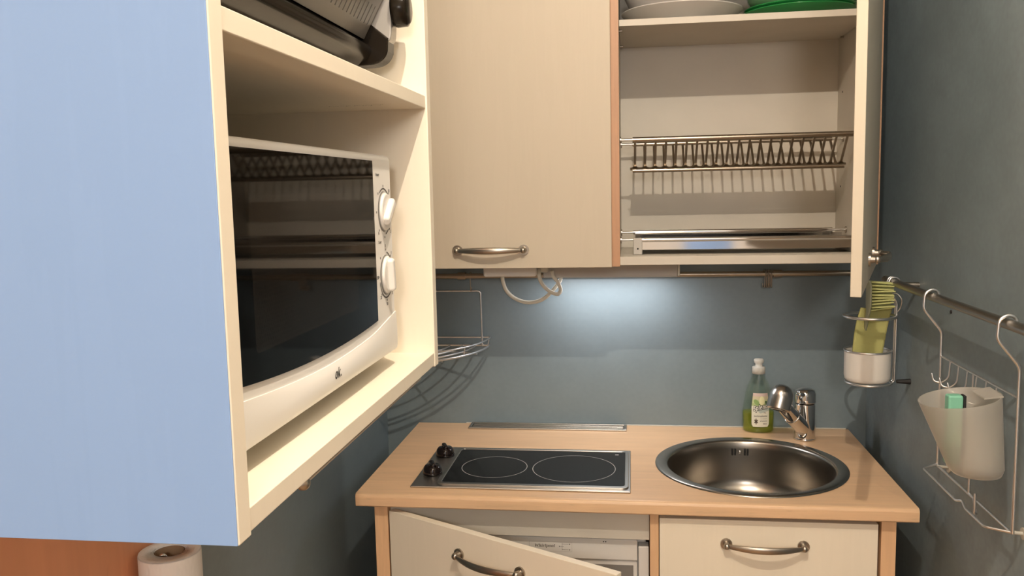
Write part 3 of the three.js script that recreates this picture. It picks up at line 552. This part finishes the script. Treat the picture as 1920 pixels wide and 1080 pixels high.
/* ---------------- hob ---------------- */
{
  const x0 = 0.114, x1 = 0.612, z0 = 0.251, z1 = 0.553, y = WT.y;
  const t = thing('hob', 'two-ring black glass hob with steel rim and side knobs', 'hob', [(x0 + x1) / 2, y, (z0 + z1) / 2]);
  part(t, 'steel_plate', box(x0, x1, y + 0.0004, y + 0.0045, z0, z1, 0.002, 2), M.brushedSteel);
  const fr = new THREE.Shape(), rr = (s, a, b, c, d, r) => { s.moveTo(a + r, c); s.lineTo(b - r, c); s.quadraticCurveTo(b, c, b, c + r); s.lineTo(b, d - r); s.quadraticCurveTo(b, d, b - r, d); s.lineTo(a + r, d); s.quadraticCurveTo(a, d, a, d - r); s.lineTo(a, c + r); s.quadraticCurveTo(a, c, a + r, c); };
  rr(fr, 0.174, 0.606, z0 + 0.016, z1 - 0.012, 0.016); const hole = new THREE.Path(); rr(hole, 0.180, 0.600, z0 + 0.023, z1 - 0.022, 0.012); fr.holes.push(hole);
  part(t, 'rim', new THREE.ExtrudeGeometry(fr, { depth: 0.0022, bevelEnabled: true, bevelSize: 0.0015, bevelThickness: 0.0012, bevelSegments: 2 }).rotateX(Math.PI / 2).translate(0, y + 0.0072, 0), M.steel, { label: 'raised steel rim around the glass' });
  const gl = new THREE.Shape(); rr(gl, 0.1805, 0.5995, z0 + 0.0235, z1 - 0.0225, 0.0115);
  const glass = part(t, 'glass', new THREE.ExtrudeGeometry(gl, { depth: 0.002, bevelEnabled: false }).rotateX(Math.PI / 2).translate(0, y + 0.0068, 0), M.hobGlass);
  const ring = (x, z, r) => part(glass, 'cooking_zone', new THREE.RingGeometry(r - 0.0012, r + 0.0002, 72).rotateX(-Math.PI / 2).translate(x, y + 0.0071, z), M.ringPrint, { label: 'thin printed ring' });
  ring(0.287, 0.412, 0.079); ring(0.478, 0.410, 0.0985);
  part(glass, 'mark_print', new THREE.PlaneGeometry(0.009, 0.012).rotateX(-Math.PI / 2).translate(0.578, y + 0.0071, 0.298), std(lin(0.18, 0.18, 0.18), 0.5));
  for (const z of [0.322, 0.464]) {
    const k = part(t, 'knob', lathe([[0, 0], [0.0225, 0], [0.0232, 0.003], [0.0215, 0.015], [0.017, 0.021], [0, 0.023]], 0.1465, y + 0.0046, z, 36), M.knobBlack);
    part(k, 'grip', new RoundedBoxGeometry(0.012, 0.012, 0.038, 2, 0.005).rotateY(0.4).translate(0.1465, y + 0.0046 + 0.0225, z), M.knobBlack);
  }
}
/* ---------------- sink ---------------- */
{
  const { x, z, r } = SINK, y = WT.y;
  const t = thing('sink', 'round stainless steel sink set into the right side of the worktop', 'sink', [x, y - 0.155, z]);
  const prof = [[r, 0.0004], [r - 0.0006, 0.0022], [r - 0.004, 0.0042], [r - 0.014, 0.0048], [r - 0.024, 0.0035], [r - 0.029, 0.001], [r - 0.0315, -0.004], [r - 0.034, -0.02]];
  for (let i = 0; i <= 12; i++) { const a = i / 12 * Math.PI / 2; prof.push([r - 0.038 - 0.055 * (1 - Math.cos(a)), -0.09 - 0.055 * Math.sin(a)]); }
  prof.push([0.06, -0.149], [0.045, -0.151], [0.043, -0.154], [0, -0.155]);
  part(t, 'bowl', lathe(prof, x, y, z, 96), M.sinkSteel);
  part(t, 'drain', lathe([[0.04, 0], [0.038, 0.002], [0.02, 0.001], [0.018, -0.001], [0, -0.001]], x, y - 0.153, z, 32), M.chrome);
  for (const dx of [-0.0195, -0.0125, 0.0055 + 0.007, 0.0195]) {
    const a = Math.asin(dx / 0.19), rr = r - 0.0358; const s = new RoundedBoxGeometry(0.0046, 0.0185, 0.004, 2, 0.0015).rotateY(-a * -1).translate(x + rr * Math.sin(a), y - 0.026, z - rr * Math.cos(a));
    part(t, 'overflow_slot', s, M.darkGap, { label: 'dark overflow slot' });
  }
  part(t, 'overflow_screw', new THREE.SphereGeometry(0.0042, 14, 10).scale(1, 1, 0.5).translate(x, y - 0.026, z - r + 0.0362), M.chrome);
}
/* ---------------- tap ---------------- */
{
  const x = 1.066, z = 0.105, y = WT.y;
  const t = thing('tap', 'chrome mixer tap with pull-out spout beside the sink', 'tap', [x, y, z]);
  part(t, 'body', lathe([[0, 0], [0.0285, 0], [0.0285, 0.004], [0.0265, 0.007], [0.0262, 0.095], [0.0255, 0.097], [0, 0.097]], x, y + 0.0003, z, 40), M.chrome);
  part(t, 'lever', merge(lathe([[0, 0], [0.0262, 0], [0.0272, 0.003], [0.0272, 0.024], [0.024, 0.033], [0.014, 0.0385], [0, 0.04]], x, y + 0.099, z, 40),
    new RoundedBoxGeometry(0.016, 0.011, 0.05, 3, 0.005).rotateX(-0.25).rotateY(-0.65).translate(x - 0.012, y + 0.124, z + 0.022)), M.chrome);
  const a = [x - 0.004, y + 0.028, z + 0.006], b = [0.994, 1.012, 0.188];
  part(t, 'neck', merge(rod(a, b, 0.0205, 0.0185, 28), new THREE.TorusGeometry(0.0197, 0.0016, 8, 28).applyQuaternion(new THREE.Quaternion().setFromUnitVectors(V(0, 0, 1), V(b[0] - a[0], b[1] - a[1], b[2] - a[2]).normalize())).translate(a[0] * 0.45 + b[0] * 0.55, a[1] * 0.45 + b[1] * 0.55, a[2] * 0.45 + b[2] * 0.55)), M.chrome);
  const q = new THREE.Quaternion().setFromUnitVectors(V(0, 1, 0), V(0.26, 0.94, -0.20).normalize());
  const head = new THREE.LatheGeometry([[0.0, -0.026], [0.012, -0.026], [0.0125, -0.031], [0.0245, -0.031], [0.0285, -0.029], [0.030, -0.024], [0.0298, 0.004], [0.0275, 0.017], [0.021, 0.028], [0.011, 0.034], [0, 0.0355]].map(p => new THREE.Vector2(...p)), 40).applyQuaternion(q).translate(0.989, 1.030, 0.192);
  part(t, 'spray_head', head, std(lin(0.6, 0.58, 0.55), 0.24, { metalness: 1 }), { label: 'brushed metal spray head' });
  part(t, 'nozzle', new THREE.LatheGeometry([[0, -0.033], [0.012, -0.033], [0.0125, -0.026], [0, -0.026]].map(p => new THREE.Vector2(...p)), 24).applyQuaternion(q).translate(0.989, 1.030, 0.192), M.rubber);
}
/* ---------------- washing-up liquid ---------------- */
{
  const x = 0.957, z = 0.034, y = WT.y + 0.0004;
  const t = thing('soap_bottle', 'clear washing-up liquid bottle with green liquid beside the tap', 'bottle', [x, WT.y, z]);
  const W = [[0, 0.036], [0.004, 0.041], [0.05, 0.0425], [0.066, 0.041], [0.11, 0.034], [0.135, 0.026], [0.152, 0.0165], [0.158, 0.013], [0.166, 0.013]];
  const wAt = h => { for (let i = 1; i < W.length; i++) if (h <= W[i][0]) { const k = (h - W[i - 1][0]) / (W[i][0] - W[i - 1][0]); return W[i - 1][1] + k * (W[i][1] - W[i - 1][1]); } return 0.013; };
  const shape = (h0, h1, inset, n) => { const l = []; for (let i = 0; i <= n; i++) { const h = h0 + (h1 - h0) * i / n, w = wAt(h) - inset, d = Math.max(0.0125, 0.0275 * (1 - Math.pow(h / 0.166, 3) * 0.5)) - inset, r = []; for (let j = 0; j < 40; j++) { const a = j / 40 * Math.PI * 2; r.push(V(x - Math.cos(a) * w, y + h, z + Math.sin(a) * d)); } l.push(r); } return rings(l); };
  const clear = new THREE.MeshPhysicalMaterial({ color: lin(0.93, 0.97, 0.92), roughness: 0.06, transmission: 1, thickness: 0, ior: 1.45 });
  part(t, 'bottle', shape(0, 0.166, 0, 40), clear);
  part(t, 'liquid', shape(0.0015, 0.056, 0.0016, 14), new THREE.MeshPhysicalMaterial({ color: lin(0.62, 0.66, 0.1), roughness: 0.1, transmission: 0.8, thickness: 0, ior: 1.34 }), { label: 'yellow-green liquid' });
  part(t, 'cap', lathe([[0, 0], [0.0175, 0], [0.0175, 0.017], [0.016, 0.0185], [0.0095, 0.0195], [0.009, 0.026], [0.0125, 0.030], [0.0135, 0.036], [0.011, 0.040], [0, 0.0415]], x, y + 0.160, z, 32), std(lin(0.66, 0.66, 0.62), 0.4), { label: 'whitish push cap' });
  // label on the front, curved with the bottle
  const cv = document.createElement('canvas'); cv.width = 512; cv.height = 640; const c = cv.getContext('2d');
  c.fillStyle = '#e4e3d4'; c.fillRect(0, 0, 512, 640);
  const gr = [['#d9c4bd', 0, 60], ['#d6cfae', 60, 70], ['#c9d3a0', 120, 90], ['#b6c78c', 190, 50]]; for (const [col, yy, hh] of gr) { c.fillStyle = col; c.fillRect(0, yy, 512, hh); }
  c.fillStyle = '#f1efbf'; c.beginPath(); c.arc(300, 140, 84, 0, 7); c.fill(); c.fillStyle = '#8fae6b'; c.beginPath(); c.ellipse(130, 170, 90, 46, 0.4, 0, 7); c.fill(); c.fillStyle = '#3c5d34'; c.beginPath(); c.ellipse(450, 190, 60, 34, 0.7, 0, 7); c.fill();
  c.fillStyle = '#b9c4bd'; c.beginPath(); c.moveTo(150, 330); c.lineTo(512, 230); c.lineTo(512, 330); c.lineTo(250, 380); c.fill();
  c.save(); c.translate(250, 270); c.rotate(-0.12); c.font = 'italic bold 128px sans-serif'; c.textAlign = 'center'; c.lineWidth = 22; c.strokeStyle = '#111'; c.lineJoin = 'round'; c.strokeText('Splend', 0, 40); c.fillStyle = '#f7f7ee'; c.fillText('Splend', 0, 40); c.restore();
  c.fillStyle = '#222'; c.font = 'bold 30px sans-serif'; c.textAlign = 'center'; c.fillText('+ Plus', 380, 380); c.font = 'bold 43px sans-serif'; c.fillText('Geschirrspülmittel', 262, 448);
  c.fillStyle = '#666'; c.font = '26px sans-serif'; c.fillText('mit Limettenduft', 345, 492); c.fillStyle = '#222'; c.font = 'bold 28px sans-serif'; c.fillText('pH-hautneutral', 350, 536); c.font = 'bold 34px sans-serif'; c.fillText('500 ml', 390, 592);
  c.fillStyle = '#4a4036'; for (let i = 0; i < 6; i++) { c.save(); c.translate(130, 535); c.rotate(i * Math.PI / 3); c.beginPath(); c.ellipse(0, -30, 14, 30, 0, 0, 7); c.fill(); c.restore(); }
  const lt = new THREE.CanvasTexture(cv); lt.colorSpace = THREE.SRGBColorSpace; lt.anisotropy = 4;
  const pos = [], uv = [], idx = [], nu = 16, nv = 14;
  for (let j = 0; j <= nv; j++) for (let i = 0; i <= nu; i++) {
    const u = i / nu, v = j / nv, h = 0.018 + v * 0.092, ww = v < 0.08 ? 0.019 + 0.004 * v / 0.08 : v > 0.6 ? 0.023 - 0.004 * (v - 0.6) / 0.4 : 0.023, dx = (u - 0.5) * 2 * ww + 0.002;
    const w = wAt(h), d = 0.0275 * (1 - Math.pow(h / 0.166, 3) * 0.5), s = Math.sqrt(Math.max(0, 1 - (dx / w) ** 2)); pos.push(x + dx, y + h, z + d * s + 0.0007); uv.push(u, v);
  }
  for (let j = 0; j < nv; j++) for (let i = 0; i < nu; i++) { const a = j * (nu + 1) + i, b = a + 1, cc = a + nu + 1, d = cc + 1; idx.push(a, b, cc, b, d, cc); }
  const lg = new THREE.BufferGeometry(); lg.setAttribute('position', new THREE.Float32BufferAttribute(pos, 3)); lg.setAttribute('uv', new THREE.Float32BufferAttribute(uv, 2)); lg.setIndex(idx); lg.computeVertexNormals();
  part(t, 'label', lg, new THREE.MeshStandardMaterial({ map: lt, roughness: 0.5, side: THREE.DoubleSide }), { label: 'printed front label' });
}
/* ---------------- brush holder on the right rail ---------------- */
{
  const cx = 1.158, cz = 0.35, fx = 1.213;
  const t = thing('brush_holder', 'chrome wire holder with ring hanging at the corner end of the right rail', 'holder', [cx, 1.108, cz]);
  const circ = (r, y, n = 40) => { const o = []; for (let i = 0; i < n; i++) { const a = i / n * Math.PI * 2; o.push([cx + r * Math.cos(a), y, cz + r * Math.sin(a)]); } return o; };
  part(t, 'upper_ring', wire(circ(0.0555, 1.264), 0.0036, { closed: true, bend: 0.003 }), M.wireChrome);
  part(t, 'lower_ring', wire(circ(0.050, 1.110), 0.0027, { closed: true, bend: 0.003 }), M.wireChrome);
  const up = (z) => wire([[cx + 0.048, 1.110, z], [fx, 1.112, z], [fx + 0.002, 1.295, z], [fx - 0.008, 1.312, z], [railRight.x - 0.014, 1.336, z], [railRight.x - 0.008, 1.3525, z], [railRight.x + 0.004, 1.3535, z], [railRight.x + 0.013, 1.347, z]], 0.0024, { bend: 0.007 });
  part(t, 'hanger', up(cz - 0.006), M.wireChrome); part(t, 'hanger', up(cz + 0.006), M.wireChrome);
  part(t, 'curl', wire([[fx + 0.001, 1.275, cz + 0.014], [fx + 0.006, 1.288, cz + 0.02], [fx + 0.006, 1.305, cz + 0.024], [fx - 0.004, 1.318, cz + 0.02], [fx - 0.014, 1.316, cz + 0.014]], 0.0014, { smooth: true }), M.wireChrome);
  part(t, 'rubber_stop', rod([fx + 0.004, 1.114, cz + 0.012], [XR - 0.0005, 1.114, cz + 0.012], 0.0042, 0.0066), M.rubber);
  const p = thing('cup', 'small cream enamel cup with steel rim in the wire holder', 'cup', [cx - 0.003, 1.113, cz]);
  part(p, 'cup', lathe([[0, 0], [0.044, 0], [0.0485, 0.004], [0.0505, 0.012], [0.0508, 0.071], [0.0488, 0.071], [0.0485, 0.012], [0.044, 0.0035], [0, 0.003]], cx - 0.003, 1.1132, cz, 48), std(lin(0.74, 0.72, 0.68), 0.28));
  part(p, 'rim', new THREE.TorusGeometry(0.0505, 0.0025, 10, 48).rotateX(Math.PI / 2).translate(cx - 0.003, 1.1845, cz), M.wireChrome);
  // sponge cloth standing in the cup: a wavy thick sheet
  const s = thing('scouring_cloth', 'green textured scouring cloth standing in the cream cup', 'cloth', [cx, 1.12, cz]);
  { const nu = 14, nv = 22, th = 0.007, front = [], list = [];
    for (let j = 0; j <= nv; j++) { const v = j / nv, row = [], rowb = [];
      for (let i = 0; i <= nu; i++) { const u = i / nu, w = Math.max(-0.05, (v - 0.4) / 0.6), X = (1 - u) * (1.118 + 0.026 * w - 0.003 * Math.sin(w * 3)) + u * (1.186 + 0.024 * w), Y = 1.125 + 0.155 * v - 0.004 * u, Z = cz + 0.016 + 0.010 * Math.sin(v * 4.4 + 0.6) + 0.006 * Math.cos(u * 3 + v * 2) + 0.0006 * (((i + j) % 2) ? 1 : -1) - 0.022 * v;
        row.push(V(X, Y, Z)); rowb.push(V(X, Y, Z - th)); }
      list.push([...row, ...rowb.reverse()]); }
    part(s, 'cloth', rings(list), new THREE.MeshStandardMaterial({ map: dataTex(128, 128, (u, v) => { const k = 1 + 0.25 * tile(u, v, 30, 30, 2); return [168 * k, 167 * k, 106 * k]; }), color: 0xffffff, roughness: 0.9 })); }
  // dish brush
  const b = thing('dish_brush', 'green dish brush with stiff bristles standing head up in the holder', 'brush', [cx, 1.12, cz]);
  const mat = new THREE.MeshPhysicalMaterial({ color: lin(0.36, 0.38, 0.27), roughness: 0.4, transmission: 0.15, thickness: 0 });
  const c0 = V(1.1665, 1.312, cz + 0.012), H = 0.034, list = [];
  for (let i = 0; i <= 18; i++) { const u = i / 18, h = -0.17 + u * 0.205, w = h < -0.05 ? 0.009 : h > 0.022 ? 0.021 * Math.sqrt(Math.max(0.05, 1 - ((h - 0.022) / 0.0135) ** 2)) : 0.009 + 0.012 * Math.min(1, (h + 0.05) / 0.03), r = [];
    for (let j = 0; j < 12; j++) { const a = j / 12 * Math.PI * 2; r.push(V(c0.x - 0.014 + 0.004 * Math.cos(a) - 0.02 * Math.max(0, -h - 0.05) , c0.y + h, c0.z - 0.004 - 0.5 * Math.max(0, Math.min(0.06, -h - 0.035)) + w * Math.sin(a))); } list.push(r); }
  part(b, 'handle', rings(list), mat);
  const bm = std(lin(0.48, 0.5, 0.2), 0.6), bg = new THREE.CylinderGeometry(0.0013, 0.0016, 1, 6), tufts = [];
  for (let i = 0; i < 10; i++) for (let j = 0; j < 6; j++) {
    const h = -0.033 + i * 0.0072, w = -0.016 + j * 0.0064; if (Math.abs(w) > 0.018 * Math.sqrt(Math.max(0, 1 - (h / 0.044) ** 2)) + 0.002) continue;
    const a = V(c0.x - 0.011, c0.y + h, c0.z - 0.004 + w), e = V(c0.x + 0.034 + 0.004 * (rnd() - 0.5), c0.y + h * 0.85 + 0.002 + 0.004 * (rnd() - 0.5), c0.z + 0.004 + w * 1.25 + 0.003 * (rnd() - 0.5));
    tufts.push(rod(a.toArray(), e.toArray(), 0.0021, 0.0017, 6));
  }
  part(b, 'bristles', merge(...tufts), bm, { kind: 'stuff', label: 'yellow-green bristles' });
}
/* ---------------- hanging wire rack on the right wall ---------------- */
{
  const xw = 1.226, z0 = 0.612, z1 = 0.962, yb = 0.998;
  const t = thing('hanging_rack', 'chrome wire rack with hooks hanging from the right wall rail', 'rack', [xw, yb, (z0 + z1) / 2]);
  const side = (z) => wire([[railRight.x + 0.013, 1.338, z], [railRight.x + 0.010, 1.3525, z], [railRight.x - 0.002, 1.3565, z], [railRight.x - 0.0145, 1.349, z], [railRight.x - 0.017, 1.318, z], [xw, 1.272, z], [xw, yb, z]], 0.0029, { bend: 0.009 });
  part(t, 'side_wire', side(z0), M.wireChrome); part(t, 'side_wire', side(z1), M.wireChrome);
  part(t, 'cross_wire', rod([xw, yb, z0], [xw, yb, z1], 0.0024), M.wireChrome);
  part(t, 'cross_wire', rod([xw, 1.222, z0], [xw, 1.222, z1], 0.0018), M.wireChrome);
  part(t, 'shelf_wire', wire([[xw, yb + 0.002, z0], [1.193, yb, z0 + 0.022], [1.193, yb - 0.002, 0.81], [1.199, yb + 0.003, 0.822], [1.195, yb - 0.002, 0.848], [1.193, yb, 0.935], [xw, yb + 0.001, z1]], 0.0024, { bend: 0.006 }), M.wireChrome);
  for (const z of [z0 + 0.008, z1 - 0.005]) part(t, 'wall_stop', merge(rod([xw, yb, z], [XR - 0.0005, yb - 0.002, z], 0.003), disc(0.010, 0.003, 16).rotateZ(Math.PI / 2).translate(XR - 0.002, yb - 0.002, z)), new THREE.MeshStandardMaterial({ color: lin(0.5, 0.48, 0.42), roughness: 0.4 }));
  for (let i = 0; i < 6; i++) { const z = 0.665 + i * 0.043; part(t, 'hook', wire([[xw, 1.222, z], [xw - 0.002, 1.188, z - 0.002], [1.212, 1.178, z - 0.006], [1.200, 1.180, z - 0.012], [1.197, 1.196, z - 0.014]], 0.0019, { bend: 0.008, radial: 6 }), M.wireChrome); }
  part(t, 'centre_wire', rod([xw, 1.222, 0.778], [xw, yb, 0.778], 0.0022), M.wireChrome);
  part(t, 'hook', wire([[xw, yb, 0.80], [1.215, yb - 0.012, 0.845], [1.205, yb - 0.006, 0.862], [1.205, yb + 0.03, 0.862]], 0.0022, { bend: 0.007 }), M.wireChrome);
  // translucent hanging beaker
  const b = thing('plastic_beaker', 'frosted translucent plastic beaker hanging on the wire rack', 'beaker', [1.19, 1.07, 0.9]);
  const frost = new THREE.MeshPhysicalMaterial({ color: lin(0.86, 0.84, 0.8), roughness: 0.5, transmission: 0.8, thickness: 0 });
  const cb = V(1.180, 1.087, 0.930), ct = V(1.152, 1.212, 0.920), n = 44, list = [];
  const ringAt = (k, inset) => { const c = cb.clone().lerp(ct, k), r = []; const rx = 0.041 + 0.021 * k - inset, rz = 0.041 + 0.024 * k - inset; for (let j = 0; j < n; j++) { const a = j / n * Math.PI * 2; r.push(V(c.x + rx * Math.cos(a), c.y + 0.010 * k * Math.cos(a), c.z + rz * Math.sin(a))); } return r; };
  const out = [], inn = []; for (let i = 0; i <= 12; i++) out.push(ringAt(i / 12, i === 0 ? 0.004 : 0)); for (let i = 12; i >= 1; i--) inn.push(ringAt(i / 12, 0.0018));
  part(b, 'beaker', rings([...out, ...inn]), frost);
  { const sh = new THREE.Shape(); sh.moveTo(-0.03, 0); sh.lineTo(0.035, -0.004); sh.lineTo(0.03, 0.026); sh.lineTo(-0.022, 0.026); sh.closePath();
    part(b, 'hanging_tab', new THREE.ExtrudeGeometry(sh, { depth: 0.0025, bevelEnabled: false }).rotateX(-Math.PI / 2).rotateY(-Math.PI / 2 + Math.PI).rotateZ(0.2).translate(1.205, 1.222, 0.93), frost); }
  const s = thing('sponge_tool', 'mint green plastic tool with a black edge standing in the frosted beaker', 'tool', [1.15, 1.10, 0.92]);
  part(s, 'handle', box(1.134, 1.158, 1.098, 1.216, 0.905, 0.925, 0.004, 2).translate(0.0, 0, 0), std(lin(0.2, 0.5, 0.36), 0.45));
  part(s, 'edge', box(1.1583, 1.163, 1.11, 1.2155, 0.907, 0.923, 0.0015), M.rubber);
}
/* ---------------- paper roll on the left wall ---------------- */
{
  const x = -0.0475, z = 1.287, y1 = 1.0615, y0 = 0.958;
  const t = thing('paper_roll', 'white paper roll on a spindle below the light blue cabinet side', 'roll', [x, y0, z]);
  part(t, 'paper', lathe([[0.021, 0], [0.0425, 0], [0.0432, 0.002], [0.0432, y1 - y0 - 0.002], [0.0425, y1 - y0], [0.0215, y1 - y0], [0.021, 0]], x, y0, z, 48), new THREE.MeshStandardMaterial({ color: lin(0.78, 0.76, 0.73), roughness: 0.9, bumpMap: paintBump, bumpScale: 0.002 }));
  part(t, 'core', lathe([[0.0195, 0], [0.0208, 0], [0.0208, y1 - y0 - 0.001], [0.0195, y1 - y0 - 0.001], [0.0195, 0]], x, y0, z, 32), std(lin(0.3, 0.2, 0.12), 0.85), { label: 'brown cardboard core' });
  const h = thing('roll_holder', 'chrome wire spindle carrying the white paper roll', 'holder', [x, 0.93, z]);
  part(h, 'spindle', wire([[XL, 0.949, z], [x, 0.949, z], [x + 0.004, 1.045, z + 0.004], [x - 0.004, 1.062, z + 0.012], [x - 0.012, 1.052, z + 0.012]], 0.0026, { bend: 0.008 }), M.chrome);
  part(h, 'plate', disc(0.035, 0.004, 28).translate(x, 0.9555, z), M.wireChrome);
  part(h, 'wall_plate', disc(0.018, 0.003, 20).rotateZ(Math.PI / 2).translate(XL + 0.0017, 0.949, z), M.wireChrome);
}
{
  const s = thing('wall_screw', 'small dark screw in the wall below the right rail', 'screw', [XR - 0.002, 1.31, 0.66]);
  part(s, 'head', new THREE.SphereGeometry(0.0038, 10, 8).scale(0.5, 1, 1).translate(XR - 0.001, 1.309, 0.60), M.rubber);
}
renderer.render(scene, camera);
